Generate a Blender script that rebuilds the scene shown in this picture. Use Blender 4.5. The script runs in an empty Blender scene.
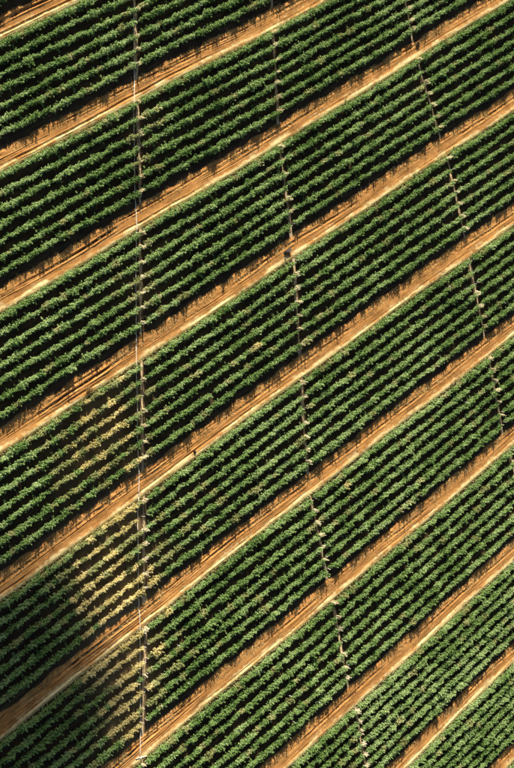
import bpy, math, random
import numpy as np
from mathutils import Matrix, Vector

random.seed(7)
rng = np.random.default_rng(7)
scene = bpy.context.scene
col = scene.collection

# ------------------------------------------------------------------ camera
CAM_H = 170.0
F_PX = 1150.0                                   # focal length in photo pixels (768 tall)
TILT = math.atan(F_PX / 1929.0)
ct, st = math.cos(TILT), math.sin(TILT)
RIGHT, UP, FWD = Vector((ct, 0, st)), Vector((0, 1, 0)), Vector((st, 0, -ct))
CAM = Vector((-CAM_H * math.tan(TILT), 0, CAM_H))
cam_data = bpy.data.cameras.new("camera")
cam_data.sensor_fit = 'VERTICAL'
cam_data.sensor_height = 24.0
cam_data.lens = F_PX / 768.0 * 24.0
cam_data.clip_start = 1.0
cam_data.clip_end = 8000.0
cam = bpy.data.objects.new("camera", cam_data)
m = Matrix((RIGHT, UP, -FWD)).transposed().to_4x4()
m.translation = CAM
cam.matrix_world = m
col.objects.link(cam)
scene.camera = cam

# ------------------------------------------------------------------ sky, sun, exposure
SUN_EL = math.radians(23.5)
SUN_AZ = math.radians(-5.0)                    # from +Y towards +X
sun_dir = Vector((math.sin(SUN_AZ) * math.cos(SUN_EL), math.cos(SUN_AZ) * math.cos(SUN_EL), math.sin(SUN_EL)))
world = bpy.data.worlds.new("World")
scene.world = world
world.use_nodes = True
wn = world.node_tree.nodes
wn.clear()
wo = wn.new("ShaderNodeOutputWorld")
wb = wn.new("ShaderNodeBackground")
sky = wn.new("ShaderNodeTexSky")
sky.sky_type = 'NISHITA'
sky.sun_disc = False
sky.sun_elevation = SUN_EL
sky.sun_rotation = SUN_AZ
wb.inputs["Strength"].default_value = 0.05
world.node_tree.links.new(sky.outputs[0], wb.inputs[0])
world.node_tree.links.new(wb.outputs[0], wo.inputs[0])
sun_data = bpy.data.lights.new("sun", 'SUN')
sun_data.energy = 5.0
sun_data.angle = math.radians(0.53)
sun_data.color = (1.0, 0.92, 0.77)
sun = bpy.data.objects.new("sun", sun_data)
sun.rotation_euler = (-sun_dir).to_track_quat('-Z', 'Y').to_euler()
sun.location = (0, 0, 150)
col.objects.link(sun)
scene.view_settings.view_transform = 'Standard'
scene.view_settings.look = 'None'
scene.view_settings.exposure = 1.25
scene.view_settings.gamma = 1.0
scene.view_settings.use_curve_mapping = False
scene.cycles.volume_bounces = 0
scene.cycles.max_bounces = 6


# ------------------------------------------------------------------ helpers
def ground(px, py):
    """photo pixel -> point where its ray meets the flat ground"""
    d = RIGHT * (px - 257.0) - UP * (py - 384.0) + FWD * F_PX
    k = -CAM_H / d.z
    return CAM + d * k


def pixel(x, y, z=0.0):
    v = Vector((x, y, z)) - CAM
    w = v.dot(FWD)
    return 257.0 + F_PX * v.dot(RIGHT) / w, 384.0 - F_PX * v.dot(UP) / w


def tag(o, label=None, cat=None, group=None, kind=None):
    if label: o["label"] = label
    if cat: o["category"] = cat
    if group: o["group"] = group
    if kind: o["kind"] = kind
    return o


def mesh_from(name, verts, faces, mats, mat_index=None, smooth=False, attrs=None):
    """verts (n,3); faces list of (m,k) arrays"""
    verts = np.asarray(verts, dtype=np.float32)
    me = bpy.data.meshes.new(name)
    loops = np.concatenate([np.asarray(f, dtype=np.int32).ravel() for f in faces])
    counts = np.concatenate([np.full(len(f), np.asarray(f).shape[1], dtype=np.int32) for f in faces])
    starts = np.concatenate([[0], np.cumsum(counts)[:-1]]).astype(np.int32)
    me.vertices.add(len(verts)); me.vertices.foreach_set("co", verts.ravel())
    me.loops.add(len(loops)); me.loops.foreach_set("vertex_index", loops)
    me.polygons.add(len(counts)); me.polygons.foreach_set("loop_start", starts)
    me.polygons.foreach_set("loop_total", counts)
    if mat_index is not None:
        me.polygons.foreach_set("material_index", np.asarray(mat_index, dtype=np.int32))
    if smooth:
        me.polygons.foreach_set("use_smooth", np.ones(len(counts), dtype=bool))
    for k, a in (attrs or {}).items():
        at = me.attributes.new(k, 'FLOAT', 'POINT')
        at.data.foreach_set("value", np.asarray(a, dtype=np.float32))
    me.update(calc_edges=True)
    for mt in mats:
        me.materials.append(mt)
    return me


def obj(name, me, parent=None, loc=None):
    o = bpy.data.objects.new(name, me)
    if parent is not None: o.parent = parent
    if loc is not None: o.location = loc
    col.objects.link(o)
    return o


def tube(path, radii, seg=8, caps=True):
    """verts, quads, caps of a tube along a path"""
    V, Q = [], []
    n = len(path)
    for i, p in enumerate(path):
        p = Vector(p)
        a = Vector(path[max(i - 1, 0)]); b = Vector(path[min(i + 1, n - 1)])
        t = (b - a).normalized()
        ref = Vector((0, 0, 1)) if abs(t.z) < 0.9 else Vector((1, 0, 0))
        x = t.cross(ref).normalized(); y = x.cross(t)
        r = radii[i] if hasattr(radii, '__len__') else radii
        for k in range(seg):
            c = 2 * math.pi * k / seg
            V.append(p + x * (math.cos(c) * r) + y * (math.sin(c) * r))
    for i in range(n - 1):
        for k in range(seg):
            k2 = (k + 1) % seg
            Q.append((i * seg + k, i * seg + k2, (i + 1) * seg + k2, (i + 1) * seg + k))
    C = [tuple(range(seg))[::-1], tuple(range((n - 1) * seg, n * seg))] if caps else []
    return V, Q, C


class Build:
    def __init__(self): self.V, self.F = [], []
    def add(self, V, F):
        b = len(self.V)
        self.V += [tuple(v) for v in V]
        self.F += [tuple(i + b for i in f) for f in F]
    def tube(self, path, r, seg=8):
        V, Q, C = tube(path, r, seg)
        self.add(V, Q + C)
    def box(self, c, size, rz=0.0, bevel=0.0):
        sx, sy, sz = size[0] / 2, size[1] / 2, size[2] / 2
        ca, sa = math.cos(rz), math.sin(rz)
        prof = [(-sz, bevel), (-sz + bevel, 0), (sz - bevel, 0), (sz, bevel)] if bevel else [(-sz, 0), (sz, 0)]
        V = []
        for z, ins in prof:
            for x, y in ((-1, -1), (1, -1), (1, 1), (-1, 1)):
                X, Y = x * (sx - ins), y * (sy - ins)
                V.append((c[0] + ca * X - sa * Y, c[1] + sa * X + ca * Y, c[2] + z))
        F = [(3, 2, 1, 0)]
        L = len(prof)
        for i in range(L - 1):
            for k in range(4):
                k2 = (k + 1) % 4
                F.append((i * 4 + k, i * 4 + k2, i * 4 + 4 + k2, i * 4 + 4 + k))
        t = (L - 1) * 4
        F.append((t, t + 1, t + 2, t + 3))
        self.add(V, F)
    def mesh(self, name, mat, smooth=False):
        me = bpy.data.meshes.new(name)
        me.from_pydata(self.V, [], self.F)
        if smooth: me.polygons.foreach_set("use_smooth", [True] * len(me.polygons))
        me.materials.append(mat)
        me.update()
        return me


def vnoise(x, y, seed=0):
    """smooth 2-D value noise, arrays in, 0..1 out"""
    x = np.asarray(x, dtype=np.float64); y = np.asarray(y, dtype=np.float64)
    xi = np.floor(x).astype(np.int64); yi = np.floor(y).astype(np.int64)
    fx = x - xi; fy = y - yi
    fx = fx * fx * (3 - 2 * fx); fy = fy * fy * (3 - 2 * fy)
    def h(a, b):
        n = (a * 374761393 + b * 668265263 + seed * 974634777) & 0x7fffffff
        n = ((n ^ (n >> 13)) * 1274126177) & 0x7fffffff
        n = (n ^ (n >> 16)) & 0xffff
        return n / 65535.0
    a = h(xi, yi) * (1 - fx) + h(xi + 1, yi) * fx
    b = h(xi, yi + 1) * (1 - fx) + h(xi + 1, yi + 1) * fx
    return a * (1 - fy) + b * fy


# ------------------------------------------------------------------ materials
def new_mat(name):
    mt = bpy.data.materials.new(name)
    mt.use_nodes = True
    nt = mt.node_tree
    return mt, nt.nodes, nt.links, nt.nodes["Principled BSDF"]


def ramp(N, stops, interp='LINEAR'):
    r = N.new("ShaderNodeValToRGB")
    r.color_ramp.interpolation = interp
    e = r.color_ramp.elements
    while len(e) < len(stops): e.new(0.5)
    for i, (p, c) in enumerate(stops):
        e[i].position = p
        e[i].color = (*c, 1)
    return r


def noise(N, L, vec, scale, detail=4, rough=0.6):
    n = N.new("ShaderNodeTexNoise")
    n.inputs["Scale"].default_value = scale
    n.inputs["Detail"].default_value = detail
    n.inputs["Roughness"].default_value = rough
    L.new(vec, n.inputs["Vector"])
    return n


def mixc(N, L, fac, a, b, mode='MIX'):
    mx = N.new("ShaderNodeMix")
    mx.data_type = 'RGBA'
    mx.blend_type = mode
    if isinstance(fac, (int, float)): mx.inputs[0].default_value = fac
    else: L.new(fac, mx.inputs[0])
    for s, i in ((a, 6), (b, 7)):
        if isinstance(s, tuple): mx.inputs[i].default_value = (*s, 1)
        else: L.new(s, mx.inputs[i])
    return mx.outputs[2]


ROW_ANGLE = math.atan2(1384.0, 1929.0 * ct + F_PX * st)      # the rows run towards one vanishing point


def soil_mat(name, dark, mid, light, verge=None):
    mt, N, L, B = new_mat(name)
    geo = N.new("ShaderNodeNewGeometry")
    mp = N.new("ShaderNodeMapping")               # stretch the grain along the rows
    mp.vector_type = 'POINT'
    mp.inputs["Rotation"].default_value = (0, 0, -ROW_ANGLE)
    L.new(geo.outputs["Position"], mp.inputs["Vector"])
    mp2 = N.new("ShaderNodeMapping")
    mp2.inputs["Scale"].default_value = (0.16, 1.0, 1.0)
    L.new(mp.outputs[0], mp2.inputs["Vector"])
    n1 = noise(N, L, mp2.outputs[0], 1.6, 6, 0.65)
    n2 = noise(N, L, geo.outputs["Position"], 4.0, 5, 0.7)
    n3 = noise(N, L, geo.outputs["Position"], 0.22, 5, 0.7)
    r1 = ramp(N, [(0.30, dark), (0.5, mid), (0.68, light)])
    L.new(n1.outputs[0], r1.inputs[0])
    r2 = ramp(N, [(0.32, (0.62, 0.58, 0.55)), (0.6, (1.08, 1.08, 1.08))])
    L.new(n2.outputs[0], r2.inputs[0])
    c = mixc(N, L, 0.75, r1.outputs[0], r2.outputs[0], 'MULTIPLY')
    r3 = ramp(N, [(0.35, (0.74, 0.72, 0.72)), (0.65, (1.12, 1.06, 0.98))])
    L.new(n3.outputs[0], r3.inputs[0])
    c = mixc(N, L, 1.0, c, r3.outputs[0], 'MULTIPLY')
    if verge:
        at = N.new("ShaderNodeAttribute"); at.attribute_name = "verge"
        c = mixc(N, L, at.outputs["Fac"], c, verge)
    L.new(c, B.inputs["Base Color"])
    B.inputs["Roughness"].default_value = 0.95
    B.inputs["Specular IOR Level"].default_value = 0.1
    bp = N.new("ShaderNodeBump")
    bp.inputs["Strength"].default_value = 0.6
    bp.inputs["Distance"].default_value = 0.05
    L.new(n2.outputs[0], bp.inputs["Height"])
    L.new(bp.outputs[0], B.inputs["Normal"])
    return mt


M_GROUND = soil_mat("field_soil_row_shade", (0.03, 0.022, 0.014), (0.06, 0.04, 0.022), (0.11, 0.07, 0.036), (0.24, 0.165, 0.075))  # near-black base puts the shade between rows into the soil colour
M_TRACK = soil_mat("track_soil", (0.20, 0.094, 0.029), (0.385, 0.19, 0.058), (0.51, 0.28, 0.10), (0.58, 0.46, 0.23))
M_PATH = soil_mat("path_soil", (0.30, 0.21, 0.115), (0.50, 0.385, 0.23), (0.66, 0.54, 0.36))


def leaf_mat(name, c0, c1, c2, transl=0.22):
    mt, N, L, B = new_mat(name)
    out = N["Material Output"]
    oi = N.new("ShaderNodeObjectInfo")
    geo = N.new("ShaderNodeNewGeometry")
    big = noise(N, L, geo.outputs["Position"], 0.045, 3)
    fine = noise(N, L, geo.outputs["Position"], 6.5, 2)
    a = N.new("ShaderNodeMath"); a.operation = 'MULTIPLY_ADD'
    L.new(big.outputs[0], a.inputs[0]); a.inputs[1].default_value = 1.5; a.inputs[2].default_value = -0.85
    b = N.new("ShaderNodeMath"); b.operation = 'MULTIPLY_ADD'
    L.new(oi.outputs["Random"], b.inputs[0]); b.inputs[1].default_value = 0.4
    L.new(a.outputs[0], b.inputs[2])
    d = N.new("ShaderNodeMath"); d.operation = 'MULTIPLY_ADD'
    L.new(fine.outputs[0], d.inputs[0]); d.inputs[1].default_value = 1.1
    L.new(b.outputs[0], d.inputs[2])
    r = ramp(N, [(0.15, c0), (0.55, c1), (0.95, c2)])
    L.new(d.outputs[0], r.inputs[0])
    L.new(r.outputs[0], B.inputs["Base Color"])
    B.inputs["Roughness"].default_value = 0.5
    B.inputs["Specular IOR Level"].default_value = 0.32
    tr = N.new("ShaderNodeBsdfTranslucent")
    tc = mixc(N, L, 1.0, r.outputs[0], (1.25, 1.3, 0.5), 'MULTIPLY')
    L.new(tc, tr.inputs["Color"])
    ms = N.new("ShaderNodeMixShader"); ms.inputs[0].default_value = transl
    L.new(B.outputs[0], ms.inputs[1]); L.new(tr.outputs[0], ms.inputs[2])
    L.new(ms.outputs[0], out.inputs["Surface"])
    return mt


M_LEAF = leaf_mat("leaf_green", (0.085, 0.16, 0.036), (0.19, 0.295, 0.08), (0.36, 0.46, 0.20))
M_LEAF_PALE = leaf_mat("leaf_pale", (0.16, 0.18, 0.06), (0.29, 0.31, 0.11), (0.42, 0.42, 0.20))
M_LEAF_DRY = leaf_mat("leaf_dry", (0.33, 0.29, 0.105), (0.56, 0.475, 0.20), (0.75, 0.65, 0.34))
M_WITHER = leaf_mat("leaf_withered", (0.55, 0.46, 0.30), (0.72, 0.64, 0.47), (0.82, 0.77, 0.62))
M_STRAW = leaf_mat("straw", (0.40, 0.28, 0.11), (0.56, 0.43, 0.20), (0.68, 0.57, 0.30), 0.15)
M_VERGE = leaf_mat("verge_grass", (0.48, 0.43, 0.16), (0.66, 0.57, 0.27), (0.76, 0.68, 0.38), 0.15)
M_DARKBUSH = leaf_mat("dark_bush", (0.03, 0.02, 0.015), (0.06, 0.04, 0.03), (0.10, 0.06, 0.04))
M_BROWNBUSH = leaf_mat("brown_bush", (0.16, 0.10, 0.04), (0.28, 0.18, 0.07), (0.38, 0.26, 0.11))


def plain(name, c, rough=0.6, metal=0.0, var=0.25, scale=6.0):
    mt, N, L, B = new_mat(name)
    tc = N.new("ShaderNodeTexCoord")
    n = noise(N, L, tc.outputs["Object"], scale, 4)
    r = ramp(N, [(0.3, tuple(v * (1 - var) for v in c)), (0.7, tuple(min(1, v * (1 + var * 0.5)) for v in c))])
    L.new(n.outputs[0], r.inputs[0])
    L.new(r.outputs[0], B.inputs["Base Color"])
    B.inputs["Roughness"].default_value = rough
    B.inputs["Metallic"].default_value = metal
    return mt


M_STEM = plain("stem", (0.14, 0.10, 0.05), 0.9)
M_POST = plain("weathered_post", (0.55, 0.50, 0.40), 0.85)
M_STAKE = plain("white_stake", (0.74, 0.74, 0.72), 0.6)
M_PIPE = plain("pale_pipe", (0.80, 0.72, 0.58), 0.45, 0.0, 0.12)
M_COUPLING = plain("coupling", (0.42, 0.40, 0.37), 0.4, 0.5)
M_DARK = plain("dark_iron", (0.045, 0.035, 0.03), 0.6, 0.3)
M_LID = plain("dark_lid", (0.07, 0.05, 0.045), 0.7)

# ------------------------------------------------------------------ field layout
S = np.array([math.cos(ROW_ANGLE), math.sin(ROW_ANGLE)])       # along the rows
NN = np.array([math.sin(ROW_ANGLE), -math.cos(ROW_ANGLE)])     # across the rows, away from the sun
# sunward edge of each strip, read off the photograph as pixels on the ground, fitted as n = a + b*s
EDGE_PX = [[(0, 40), (75, 0)],
    [(0, 171), (140, 98), (180, 75), (275, 28), (320, 0)],
    [(0, 309), (91, 255), (140, 225), (180, 204), (264, 150), (334, 107), (418, 56), (505, 0)],
    [(0, 446), (63, 408), (108, 380), (137, 358), (180, 330), (240, 291), (285, 262), (350, 220), (383, 196), (450, 152), (514, 105)],
    [(0, 594), (28, 580), (88, 530), (137, 495), (180, 464), (191, 455), (247, 415), (299, 380), (350, 344), (407, 299), (474, 251), (514, 221)],
    [(0, 733), (98, 662), (180, 599), (201, 578), (257, 530), (310, 494), (350, 459), (386, 432), (449, 383), (488, 351), (514, 333)],
    [(143, 759), (180, 725), (257, 655), (331, 599), (350, 584), (439, 502), (514, 443)],
    [(278, 768), (350, 711), (390, 669), (439, 629), (498, 575), (514, 555)],
    [(404, 768), (514, 659)], [(502, 768), (514, 757)]]
EDGES = []
for pl in EDGE_PX:
    q = np.array([[ground(*p).x, ground(*p).y] for p in pl])
    sv, nv_ = q @ S, q @ NN
    bb, aa = np.polyfit(sv, nv_, 1) if len(pl) > 4 else (0.0, nv_.mean())
    EDGES.append((float(aa), float(bb)))
pitch_ = (EDGES[-1][0] - EDGES[0][0]) / (len(EDGES) - 1)
EDGES = [(EDGES[0][0] - 2 * pitch_, 0.0), (EDGES[0][0] - pitch_, 0.0)] + EDGES + [(EDGES[-1][0] + pitch_, 0.0)]
print("pitch", round(pitch_, 2), "row angle", round(math.degrees(ROW_ANGLE), 1), "edges", [round(a, 1) for a, b in EDGES])


def edge(i, s):
    a, b = EDGES[i]
    return a + b * s + 0.2 * math.sin(s * 0.045 + i * 1.7) + 0.09 * math.sin(s * 0.17 + i * 2.9)


def xy(s, n):
    return S[0] * s + NN[0] * n, S[1] * s + NN[1] * n


# the three cross paths, x as a function of y
PATH_PX = [[(133, -120), (135, 7), (140, 189), (141, 326), (143, 460), (144, 569), (145, 634), (143, 715), (142, 880)],
           [(266, -120), (273, 38), (277, 105), (280, 152), (288, 205), (294, 265), (299, 344), (306, 460), (311, 499), (326, 572), (334, 606), (347, 683), (355, 708), (365, 764), (388, 880)],
           [(376, -120), (407, 10), (411, 35), (418, 63), (439, 133), (448, 161), (462, 225), (470, 263), (483, 330), (502, 429), (512, 460), (610, 880)]]
PATHS = [[(ground(*p).x, ground(*p).y) for p in b] for b in PATH_PX]
PY = [np.array([p[1] for p in b])[::-1] for b in PATHS]
PX = [np.array([p[0] for p in b])[::-1] for b in PATHS]


def path_x(b, y): return float(np.interp(y, PY[b], PX[b]))


def in_view(x, y, margin):
    px, py = pixel(x, y)
    return -margin < px < 514 + margin and -margin < py < 768 + margin


# patches where the crop has yellowed: photo pixel, radius, strength
DRY = [(98, 415, 26, .75), (90, 455, 30, .8), (70, 480, 26, .5), (118, 520, 30, .85), (100, 560, 40, .75), (125, 590, 36, 1.0), (148, 564, 20, .55),
       (95, 600, 32, .7), (128, 655, 34, 1.0), (105, 672, 30, .8), (84, 540, 26, .6), (110, 440, 26, .7), (118, 385, 18, .5), (130, 695, 26, .9), (122, 722, 28, .9), (112, 628, 26, .9), (162, 548, 20, .4), (136, 470, 20, .6),
       (140, 400, 22, .45), (138, 290, 22, .35), (70, 120, 30, .12), (150, 130, 24, .25), (48, 430, 30, .3), (205, 515, 26, .15)]


def dryness(x, y):
    px, py = pixel(x, y)
    d = 0.0
    for cx, cy, r, a in DRY:
        d = max(d, a * math.exp(-((px - cx) ** 2 + (py - cy) ** 2) / (r * r)))
    return d


# ------------------------------------------------------------------ ground
def make_ground():
    # one sheet: a fine middle, coarse outside, out to the horizon
    fine = np.arange(-120, 120.01, 1.0)
    outer = np.array([160, 240, 400, 700, 1200, 2200, 4000.0])
    ax = np.concatenate([-outer[::-1], fine, outer])
    X, Y = np.meshgrid(ax, ax, indexing='ij')
    Z = (vnoise(X * 0.4, Y * 0.4, 3) - 0.5) * 0.04
    n = len(ax)
    idx = np.arange(n * n).reshape(n, n)
    q = np.stack([idx[:-1, :-1], idx[1:, :-1], idx[1:, 1:], idx[:-1, 1:]], -1).reshape(-1, 4)
    dry = [dryness(a, b) if abs(a) < 130 and abs(b) < 130 else 0.0 for a, b in zip(X.ravel(), Y.ravel())]
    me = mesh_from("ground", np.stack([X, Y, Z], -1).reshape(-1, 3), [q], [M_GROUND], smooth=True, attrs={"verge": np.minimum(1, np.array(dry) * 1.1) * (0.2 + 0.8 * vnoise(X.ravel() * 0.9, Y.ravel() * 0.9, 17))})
    tag(obj("ground", me), "brown soil darkened with row shade under and between the crop rows", "ground", kind="structure")


make_ground()


def strip_view_range(n):
    s = np.arange(-110, 130, 0.5)
    ok = [v for v in s if in_view(*xy(v, n), 60)]
    return (min(ok), max(ok)) if ok else None


STAND = 5                                       # the standpipe stands on the track beside strip 5
ORD = ["zeroth", "first", "second", "third", "fourth", "fifth", "sixth", "seventh", "eighth"]


def strip_words(i):
    return f"{ORD[i - STAND + 1]} strip shadeward of standpipe track" if i >= STAND else f"{ORD[STAND - i]} strip sunward of standpipe track"


def track_words(i):
    d = i - STAND
    if d == 0: return "the track with the dark standpipe"
    return f"{ORD[abs(d)]} track {'shadeward' if d > 0 else 'sunward'} of the standpipe one"


TRACK_Z = 0.14


def row_n(i, k, s):
    w = edge(i + 1, s) - edge(i, s)
    return edge(i, s) + w * (0.057 + 0.113 * k)


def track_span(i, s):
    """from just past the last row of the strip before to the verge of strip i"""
    return row_n(i - 1, 6, s) + 1.72 + 0.25 * math.sin(s * 0.9 + i) * math.sin(s * 0.37), edge(i, s) + 0.62  # starts late so the darkened soil stands in for the last row's shadow


def track_profile(i, s, v, w):
    """height of the track; v 0..1 across (arrays)"""
    d = v * w
    px_left = 1.0 / (1.0 + np.exp((s * S[0] + NN[0] * edge(i, 0) + 10.0) / 8.0))          # deeper worn where carts turn by the pipe
    taper = np.clip(d / 0.5, 0, 1) * np.clip((w - d) / 0.35, 0, 1)
    z = TRACK_Z * taper - 0.05 * (1 - taper)
    rough = np.clip(((d - w) + 3.4) / -1.2 + 1.2, 0.15, 1)
    z = z + (vnoise(s * 2.2, d * 3.0, 11 + i) - 0.5) * 0.16 * rough * taper
    z = z + (vnoise(s * 0.9, d * 1.1, 71 + i) - 0.5) * 0.10 * rough * taper
    for j, (c, half, dep) in enumerate(((2.35, 0.19, 0.15), (1.05, 0.15, 0.075), (2.8, 0.13, 0.09), (1.65, 0.08, 0.045), (2.0, 0.08, 0.05))):
        cc = w - c + (vnoise(s * 0.06, s * 0 + j, 31 + i) - 0.5) * 0.55 + (vnoise(s * 0.4, s * 0 + j, 91 + i) - 0.5) * 0.12
        m_ = np.clip((vnoise(s * 0.07, s * 0 + j * 3.1, 51 + i) - (0.36 if j < 2 else 0.54 - 0.2 * px_left)) * 4, 0, 1)
        m_ = m_ * (0.65 + 0.9 * px_left) * (0.5 + vnoise(s * 0.8, s * 0 + j, 61))
        x = (d - cc) / half
        z = z - dep * m_ * np.exp(-x * x) + 0.55 * dep * m_ * np.exp(-((np.abs(x) - 1.9) / 0.6) ** 2)
    bank = np.exp(-((d - (w - 0.62)) / 0.33) ** 2)
    z = z + bank * (0.03 + 0.09 * vnoise(s * 0.6, s * 0, 21 + i)) * taper
    return z


def make_track(i):
    rg = strip_view_range((edge(i, 0) - 2))
    if rg is None: return
    s = np.arange(rg[0] - 6, rg[1] + 6, 0.22)
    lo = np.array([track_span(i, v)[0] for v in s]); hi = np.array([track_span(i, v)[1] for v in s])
    nv = 58
    v = np.linspace(0, 1, nv)
    SS, VV = np.meshgrid(s, v, indexing='ij')
    W = (hi - lo)[:, None] * np.ones_like(VV)
    ND = lo[:, None] + VV * W
    Z = track_profile(i, SS, VV, W)
    X = S[0] * SS + NN[0] * ND; Y = S[1] * SS + NN[1] * ND
    D = W - VV * W
    vg = np.clip(1.55 - D / 0.72 + (vnoise(SS * 0.4, D * 2, 5 + i) - 0.5) * 1.5 + (vnoise(SS * 2.5, D * 3, 6 + i) - 0.5) * 0.9, 0, 1)
    idx = np.arange(SS.size).reshape(SS.shape)
    q = np.stack([idx[:-1, :-1], idx[:-1, 1:], idx[1:, 1:], idx[1:, :-1]], -1).reshape(-1, 4)
    me = mesh_from("dirt_track", np.stack([X, Y, Z], -1).reshape(-1, 3), [q], [M_TRACK], smooth=True, attrs={"verge": vg.ravel()})
    if me.polygons[0].normal.z < 0: me.flip_normals()
    tag(obj("dirt_track", me), "rutted orange dirt track between crop strips, " + track_words(i), "track", "dirt tracks between the crop strips", kind="structure")


TRACKS = range(2, 12)
for i in TRACKS: make_track(i)

# pale trodden cross paths through the strips
for b in range(3):
    ys = np.arange(96, -96.1, -1.0)
    pts = [(path_x(b, y), y) for y in ys]
    V, Q = [], []
    for j, (x, y) in enumerate(pts):
        for k in range(5):
            u = (k - 2) / 2
            wd = 0.06 + 0.38 * float(vnoise(y * 0.8, b * 7.0 + (u > 0), 4))
            V.append((x + u * wd, y, 0.045 - 0.07 * abs(u) ** 3 + 0.02 * random.random()))
    for j in range(len(pts) - 1):
        for k in range(4):
            Q.append((j * 5 + k, j * 5 + 5 + k, j * 5 + 6 + k, j * 5 + 1 + k))
    me = mesh_from("cross_path", V, [np.array(Q)], [M_PATH], smooth=True)
    tag(obj("cross_path", me), ["pale trodden cross path beside the irrigation pipe", "pale cross path one bay away from the irrigation pipe",
        "pale cross path two bays away from the irrigation pipe"][b], "path", "cross paths through the crop strips", kind="structure")


# ------------------------------------------------------------------ crop plants
def leaf_cloud(centres, radii, counts, size, up=0.35, seed=0):
    """folded diamond leaves on the skins of several clumps; returns verts and quads"""
    g = np.random.default_rng(seed)
    P, Nn, Sz = [], [], []
    for c, r, k in zip(centres, radii, counts):
        d = g.normal(size=(k, 3)); d /= np.linalg.norm(d, axis=1)[:, None]
        rr = (0.5 + 0.75 * g.random(k))[:, None]
        P.append(np.array(c) + d * np.array(r) * rr)
        nv = d + g.normal(size=(k, 3)) * 0.75 + np.array([0, 0, up])
        Nn.append(nv / np.linalg.norm(nv, axis=1)[:, None])
        Sz.append(size * (0.6 + 0.8 * g.random(k)))
    P, Nn, Sz = np.concatenate(P), np.concatenate(Nn), np.concatenate(Sz)
    keep = P[:, 2] > 0.04
    P, Nn, Sz = P[keep], Nn[keep], Sz[keep]
    t = g.normal(size=P.shape)
    t -= (t * Nn).sum(1)[:, None] * Nn
    t /= np.linalg.norm(t, axis=1)[:, None]
    bt = np.cross(Nn, t)
    L_, W_ = Sz[:, None], (Sz * 0.62)[:, None]
    v0 = P - t * L_ * 0.5
    v1 = P + bt * W_ * 0.5 + Nn * Sz[:, None] * 0.12
    v2 = P + t * L_ * 0.5 - Nn * Sz[:, None] * 0.15
    v3 = P - bt * W_ * 0.5 + Nn * Sz[:, None] * 0.12
    V = np.stack([v0, v1, v2, v3], 1).reshape(-1, 3)
    n = len(P)
    T = np.concatenate([np.array([[0, 1, 2]]) + 4 * np.arange(n)[:, None], np.array([[0, 2, 3]]) + 4 * np.arange(n)[:, None]])
    return V, T


def make_plant(seed):
    r = random.Random(seed)
    cs, rs, ks = [], [], []
    # dense lower body
    for x in (-0.45, -0.15, 0.15, 0.45):
        cs.append((x + r.uniform(-.06, .06), r.uniform(-.05, .05), r.uniform(.36, .46))); rs.append((.30, .25 + r.uniform(-.04, .05), .36)); ks.append(70)
    # arching leafy shoots of very different length
    for j in range(36):
        x0 = -0.55 + 1.1 * (j + r.random()) / 36
        y1 = r.gauss(0, .23)
        top = (0.98 + r.gauss(0, .13)) - abs(y1) * .5
        if r.random() < .2: top += r.uniform(.18, .55)
        x1 = x0 + r.gauss(0, .13)
        for q in range(4):
            t = .5 + .5 * q / 3
            droop = max(0, abs(y1) - .2) * .5 * t * t
            cs.append((x0 + (x1 - x0) * t, y1 * t ** .7, .12 + (top - .12) * t - droop))
            w = .13 * (1.25 - .75 * t) + .02
            rs.append((w, w, w * 1.2)); ks.append(r.randint(4, 8))
    V, T = leaf_cloud(cs, rs, ks, 0.17, 0.45, seed)
    SV, SF = [], []
    for x in (-.35, .3):
        sv, sq, sc = tube([(x, 0, -0.06), (x + r.uniform(-.05, .05), r.uniform(-.04, .04), .4), (x * .8, 0, .85)], [.035, .025, .012], 5, False)
        SF += [tuple(a + len(SV) for a in f) for f in sq]; SV += sv
    nb = len(V)
    V = np.concatenate([V, np.array([tuple(v) for v in SV])])
    Q = np.array(SF) + nb
    mi = np.concatenate([np.zeros(len(T)), np.ones(len(Q))])
    return mesh_from("plant", V, [T, Q], [M_LEAF, M_STEM], mi)


PLANTS = [make_plant(100 + k) for k in range(16)]


def post_mesh():
    b = Build()
    b.tube([(0, 0, -0.2), (0, 0, 0.6), (0.01, 0, 1.12), (0.01, 0, 1.16)], [0.065, 0.06, 0.055, 0.03], 8)
    b.tube([(-0.09, 0, 1.0), (0.11, 0, 1.0)], 0.02, 6)
    return b.mesh("end_post", M_POST)


def stake_mesh():
    b = Build()
    b.tube([(0, 0, -0.15), (0, 0, 0.7), (0.0, 0.01, 1.32), (0, 0.01, 1.37)], [0.045, 0.045, 0.045, 0.02], 6)
    return b.mesh("stake", M_STAKE)


POST, STAKE = post_mesh(), stake_mesh()

GAP = 1.1
BAYS = ["bay before the pipe", "first bay past pipe", "second bay past pipe", "third bay past pipe"]
N_PLANTS = 0


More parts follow.
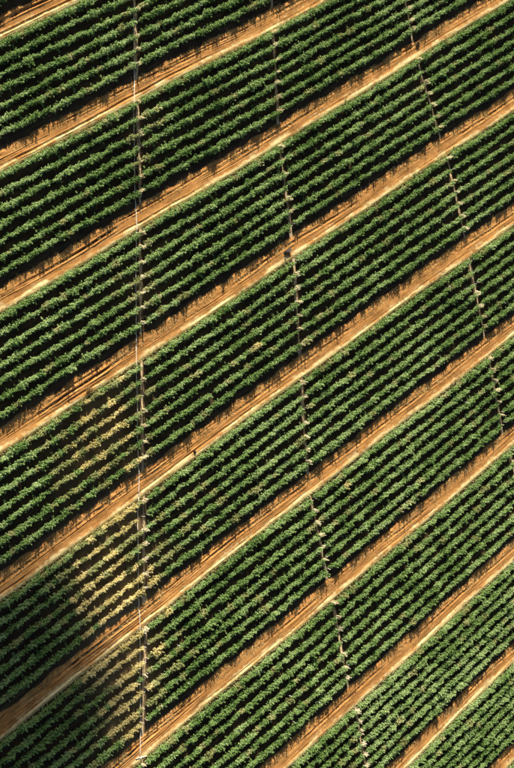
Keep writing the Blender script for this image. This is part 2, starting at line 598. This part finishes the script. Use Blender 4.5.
def make_row(i, k):
    global N_PLANTS
    rr = random.Random(i * 50 + k)
    bays = {0: [], 1: [], 2: [], 3: []}
    cross = []
    for b in range(3):                          # where the row meets each cross path
        s = 0.0
        for _ in range(12):
            x, y = xy(s, row_n(i, k, s))
            s -= (x - path_x(b, y)) / S[0] * 0.7
        cross.append(s)
    cuts = [-140.0] + cross + [170.0]
    for bay in range(4):
        a, e = cuts[bay] + GAP + rr.uniform(0, .12), cuts[bay + 1] - GAP - rr.uniform(0, .12)
        cnt = max(2, round((e - a) / 1.13) + 1)
        for j in range(cnt):
            s = a + (e - a) * j / (cnt - 1)
            if 0 < j < cnt - 1: s += rr.gauss(0, 0.07)
            n = row_n(i, k, s) + rr.gauss(0, 0.07) + 0.1 * math.sin(s * 0.21 + k * 2.1 + i)
            x, y = xy(s, n)
            if in_view(x, y, 42): bays[bay].append((x, y, s))
    for bay, pl in bays.items():
        if len(pl) < 2: continue
        dry_mean = sum(dryness(x, y) for x, y, _ in pl) / len(pl)
        root = bpy.data.objects.new("crop_row", None)
        root.empty_display_size = 0.3
        bx, by, _ = pl[0]
        root.location = (bx, by, 0); root.rotation_euler = (0, 0, ROW_ANGLE)
        col.objects.link(root)
        look = "patchy yellowing" if dry_mean > 0.3 else "leafy green"
        tag(root, f"{look} row {ORD[k + 1]} from verge, {strip_words(i)}, {BAYS[bay]}", "crop row", "rows of crop plants")
        for x, y, _ in pl:
            dr = dryness(x, y)
            if rr.random() < 0.001 + 0.03 * max(0, dr - .6): continue
            me = rr.choice(PLANTS)
            o = bpy.data.objects.new("plant", me)
            o.parent = root
            ca, sa = math.cos(-ROW_ANGLE), math.sin(-ROW_ANGLE)
            ex, ey = x - bx, y - by
            o.location = (ca * ex - sa * ey, sa * ex + ca * ey, 0)
            flip = rr.random() < 0.5
            o.rotation_euler = (0, 0, (math.pi if flip else 0) + rr.gauss(0, 0.12))
            q = min(1.2, max(.62, rr.gauss(1.0, .11))) * (1 - 0.38 * dr * rr.random())
            o.scale = ((.55 + .47 * q) * rr.uniform(.98, 1.08), q * rr.uniform(1.0, 1.34), q * rr.uniform(.9, 1.14))
            v = dr * 1.2 + rr.gauss(0, 0.2)
            if v > 0.3:
                o.material_slots[0].link = 'OBJECT'
                o.material_slots[0].material = M_LEAF_DRY if v > 0.68 else M_LEAF_PALE
            col.objects.link(o)
            N_PLANTS += 1
            if rr.random() < 0.018:
                t = bpy.data.objects.new("stake", STAKE)
                t.parent = root
                t.location = (o.location.x + .5, rr.uniform(-.25, .25), 0)
                t.rotation_euler = (rr.gauss(0, .16), rr.gauss(0, .12), 0)
                col.objects.link(t)
        # pale posts where the row stops at a cross path
        for (x, y, sv), sgn in ((pl[0], -1), (pl[-1], 1)):
            if min(abs(x - path_x(b, y)) for b in range(3)) < 2.4:
                ex, ey = x - bx, y - by
                ca, sa = math.cos(-ROW_ANGLE), math.sin(-ROW_ANGLE)
                p = bpy.data.objects.new("end_post", POST)
                p.parent = root
                p.location = (ca * ex - sa * ey + sgn * 0.72, sa * ex + ca * ey, 0)
                p.rotation_euler = (rr.gauss(0, .04), sgn * 0.08, 0)
                col.objects.link(p)
                if sgn > 0 and rr.random() < 0.88:      # a pale withered plant standing in the gap
                    w_ = bpy.data.objects.new("withered_plant", rr.choice(PLANTS))
                    w_.parent = root
                    w_.location = (ca * ex - sa * ey + 1.06 + rr.uniform(-.08, .08), sa * ex + ca * ey + rr.uniform(-.15, .25), 0)
                    w_.rotation_euler = (0, 0, rr.uniform(0, 6.28))
                    q = rr.uniform(.42, .78)
                    w_.scale = (q, q, rr.uniform(1.0, 1.3))
                    w_["label"] = "pale withered plant in the gap"
                    w_.material_slots[0].link = 'OBJECT'
                    w_.material_slots[0].material = M_WITHER
                    col.objects.link(w_)


for i in range(1, 12):
    for k in range(7):
        make_row(i, k)
print("plants", N_PLANTS)


# ------------------------------------------------------------------ grass and weeds
def blades(points, h, w, lean, seed):
    g = np.random.default_rng(seed)
    P = np.asarray(points)
    n = len(P)
    a = g.random(n) * 2 * math.pi
    dirv = np.stack([np.cos(a), np.sin(a), np.zeros(n)], 1)
    ln = g.random(n) * 2 * math.pi
    tip = np.stack([np.cos(ln) * lean, np.sin(ln) * lean, np.ones(n)], 1) * (h * (0.5 + g.random(n)))[:, None]
    ww = (w * (0.6 + 0.8 * g.random(n)))[:, None]
    V = np.stack([P - dirv * ww, P + dirv * ww, P + tip], 1).reshape(-1, 3)
    T = np.arange(3 * n).reshape(n, 3)
    return V, T


def make_grass(i):
    rg = strip_view_range((edge(i, 0) - 1))
    if rg is None: return
    L_ = rg[1] - rg[0]
    n = int(L_ * 190)
    s = rg[0] + rng.random(n) * L_
    off = rng.normal(0, 0.26, n)
    dens = vnoise(s * 0.35, s * 0, 40 + i)
    keep = rng.random(n) < 0.35 + 0.75 * dens
    s, off = s[keep], off[keep]
    ed = np.array([edge(i, v) for v in s])
    nn = ed + 0.12 + off
    P = np.stack([S[0] * s + NN[0] * nn, S[1] * s + NN[1] * nn, np.full(len(s), 0.05)], 1)
    V, T = blades(P, 0.2, 0.035, 0.5, 60 + i)
    me = mesh_from("verge_grass", V, [T], [M_VERGE])
    tag(obj("verge_grass", me), "pale straw grass edging the crop, on " + track_words(i), "grass", "grass verges", kind="stuff")
    # dry weeds on the shaded margin of the track
    n = int(L_ * 18)
    sc = rg[0] + rng.random(n) * L_
    vc = np.clip(np.abs(rng.normal(0.22, 0.13, n)), 0.02, 0.62)
    pts = []
    for a, v in zip(sc, vc):
        if vnoise(a * 0.3, v * 3, 80 + i) < 0.42: continue
        lo, hi = track_span(i, a)
        k = random.randint(3, 9)
        r_ = random.uniform(0.05, 0.2)
        for _ in range(k):
            s2, n2 = a + random.gauss(0, r_), lo + v * (hi - lo) + random.gauss(0, r_)
            x, y = xy(s2, n2)
            pts.append((x, y, 0.06))
    V, T = blades(np.array(pts), 0.22, 0.03, 0.6, 90 + i)
    me = mesh_from("dry_weeds", V, [T], [M_STRAW])
    tag(obj("dry_weeds", me), "dry straw weeds scattered over the soil margin of " + track_words(i), "weeds", "dry weeds on the tracks", kind="stuff")


for i in TRACKS: make_grass(i)


# ------------------------------------------------------------------ irrigation pipe
def ground_z(x, y):
    s = x * S[0] + y * S[1]; n = x * NN[0] + y * NN[1]
    for i in TRACKS:
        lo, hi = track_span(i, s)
        if lo < n < hi:
            d = n - lo; w = hi - lo
            return float(track_profile(i, np.array([s]), np.array([d / w]), np.array([w]))[0])
    return 0.0


pipe = bpy.data.objects.new("irrigation_pipe", None)
p0, p1 = ground(132.8, -30), ground(140.3, 757)
pipe.location = (p1.x, p1.y, 0)
col.objects.link(pipe)
tag(pipe, "long pale irrigation pipe crossing every track beside the cross path", "pipe")
L_ = (p1 - p0).length
NSEC = int(L_ / 6.0)
def pipe_xy(t):
    p = p0.lerp(p1, t)
    return p.x + 0.10 * math.sin(t * 23) + 0.05 * math.sin(t * 61), p.y
def pipe_z(t):
    x, y = pipe_xy(t)
    return max(ground_z(x, y + d) for d in (-1, -.5, 0, .5, 1)) + 0.065
for j in range(NSEC):
    b = Build()
    ts = [(j + q / 8) / NSEC for q in range(9)]
    b.tube([(pipe_xy(t)[0] - p1.x, pipe_xy(t)[1] - p1.y, pipe_z(t)) for t in ts], 0.06, 8)
    obj("pipe_section", b.mesh("pipe_section", M_PIPE, True), pipe)
    if j:
        t = j / NSEC
        x, y = pipe_xy(t)
        b = Build()
        z = pipe_z(t)
        b.tube([(x - p1.x, y - p1.y - .12, z), (x - p1.x, y - p1.y + .12, z)], 0.08, 10)
        obj("coupling", b.mesh("coupling", M_COUPLING, True), pipe)
b = Build()
zt = pipe_z(1.0)
b.tube([(-0.9, -0.05, zt), (1.1, 0.05, zt)], 0.075, 8)
b.tube([(0, -0.35, zt), (0, 0.12, zt)], 0.1, 8)
obj("tee_fitting", b.mesh("tee_fitting", M_PIPE, True), pipe)


# ------------------------------------------------------------------ standpipe on the track
sp = ground(284.2, 253.0)
stand = bpy.data.objects.new("standpipe", None)
gz = ground_z(sp.x, sp.y)
stand.location = (sp.x, sp.y, gz - 0.05)
stand.rotation_euler = (0, 0, ROW_ANGLE)
col.objects.link(stand)
tag(stand, "dark iron standpipe with bent outlet and low valve box on dirt track", "standpipe")
b = Build(); b.tube([(0, 0, -.1), (0, 0, 1.2), (0.05, 0, 1.36), (0.18, 0, 1.44), (0.42, 0, 1.42), (0.5, 0, 1.34)], [.1, .1, .1, .1, .09, .09], 10)
obj("riser", b.mesh("riser", M_DARK, True), stand)
b = Build(); b.tube([(0, 0, .02), (0, 0, .1)], .24, 14); b.tube([(0, 0, .55), (0, 0, .62)], .17, 12)
obj("flange", b.mesh("flange", M_DARK), stand)
b = Build()
b.tube([(0, .1, .8), (0, .24, .8)], .03, 6)
ring = [(0.15 * math.cos(c), .24, .8 + .15 * math.sin(c)) for c in np.linspace(0, 2 * math.pi, 13)]
b.tube(ring, .022, 6)
obj("valve_wheel", b.mesh("valve_wheel", M_DARK, True), stand)
vb = Build(); vb.box((.72, 0, .24), (.95, .5, .44), 0, .03)
box = obj("valve_box", vb.mesh("valve_box", M_DARK), stand)
lb = Build(); lb.box((.72, 0, .495), (1.02, .57, .06), 0, .015); lb.tube([(.55, -.06, .53), (.6, -.06, .56), (.84, -.06, .56), (.89, -.06, .53)], .015, 6)
obj("lid", lb.mesh("lid", M_LID), box)


# ------------------------------------------------------------------ shrubs on the tracks
def bush(px, py, mat, r, h, label, seed):
    p = ground(px, py)
    root = bpy.data.objects.new("shrub", None)
    root.location = (p.x, p.y, max(ground_z(p.x, p.y), 0) - 0.02)
    col.objects.link(root)
    rr = random.Random(seed)
    cs, rs, ks = [], [], []
    for j in range(6):
        a = rr.uniform(0, 6.28); d = rr.uniform(0, .6) * r
        cs.append((d * math.cos(a), d * math.sin(a), rr.uniform(.35, .7) * h)); q = rr.uniform(.35, .55)
        rs.append((q * r, q * r, q * h * .8)); ks.append(60)
    V, T = leaf_cloud(cs, rs, ks, 0.14, .2, seed)
    obj("foliage", mesh_from("foliage", V, [T], [mat]), root)
    for j in range(4):
        a = j * 1.6 + rr.random()
        sv = Build(); sv.tube([(0, 0, -.05), (.15 * r * math.cos(a), .15 * r * math.sin(a), h * .3), (.5 * r * math.cos(a), .5 * r * math.sin(a), h * .75)], [.03, .02, .008], 5)
        obj("stem", sv.mesh("stem", M_STEM), root)
    tag(root, label, "shrub", "small shrubs on the track edges")


bush(416.5, 45, M_DARKBUSH, .6, .55, "small dark purple brown shrub in the middle of a dirt track", 1)
bush(88.5, 389, M_BROWNBUSH, .75, .9, "dry brown shrub on the grass verge of the standpipe track", 2)
bush(347, 236, M_BROWNBUSH, .3, .35, "tiny brown shrub on a verge near second cross path", 3)
bush(194, 452, M_DARKBUSH, .32, .35, "tiny dark shrub on the straw verge past the pipe", 4)


# ------------------------------------------------------------------ unseen thin cloud, added high up and shaped to shade one corner of the field
def make_added_shade_cloud():
    H = 300.0
    off = sun_dir * (H / sun_dir.z)
    c = ground(-146, 796) + off
    nu, nvv = 72, 36
    V = []
    for a in range(nvv + 1):
        th = math.pi * a / nvv
        for b_ in range(nu):
            ph = 2 * math.pi * b_ / nu
            d = Vector((math.sin(th) * math.cos(ph), math.sin(th) * math.sin(ph), math.cos(th)))
            k = 1 + 0.05 * math.sin(3 * ph + 1.0) * math.sin(th) + 0.05 * math.sin(5 * ph + 2.2 + 2 * th) * math.sin(th) + 0.05 * math.sin(9 * ph + 4 * th)
            V.append((c.x + d.x * 42 * k, c.y + d.y * 39 * k, c.z + d.z * 7 * k))
    Q = [(a * nu + b_, (a + 1) * nu + b_, (a + 1) * nu + (b_ + 1) % nu, a * nu + (b_ + 1) % nu) for a in range(nvv) for b_ in range(nu)]
    mt = bpy.data.materials.new("cloud_vapour")
    mt.use_nodes = True
    nt = mt.node_tree; nt.nodes.clear()
    out = nt.nodes.new("ShaderNodeOutputMaterial")
    pv = nt.nodes.new("ShaderNodeVolumePrincipled")
    pv.inputs["Color"].default_value = (1, 1, 1, 1)
    pv.inputs["Density"].default_value = 0.135
    nt.links.new(pv.outputs[0], out.inputs["Volume"])
    me = mesh_from("added_shade_cloud", V, [np.array(Q)], [mt], smooth=True)
    tag(obj("added_shade_cloud", me), "unseen thin cloud added high up sunward to shade the field corner", "added_shade_cloud", kind="structure")


make_added_shade_cloud()
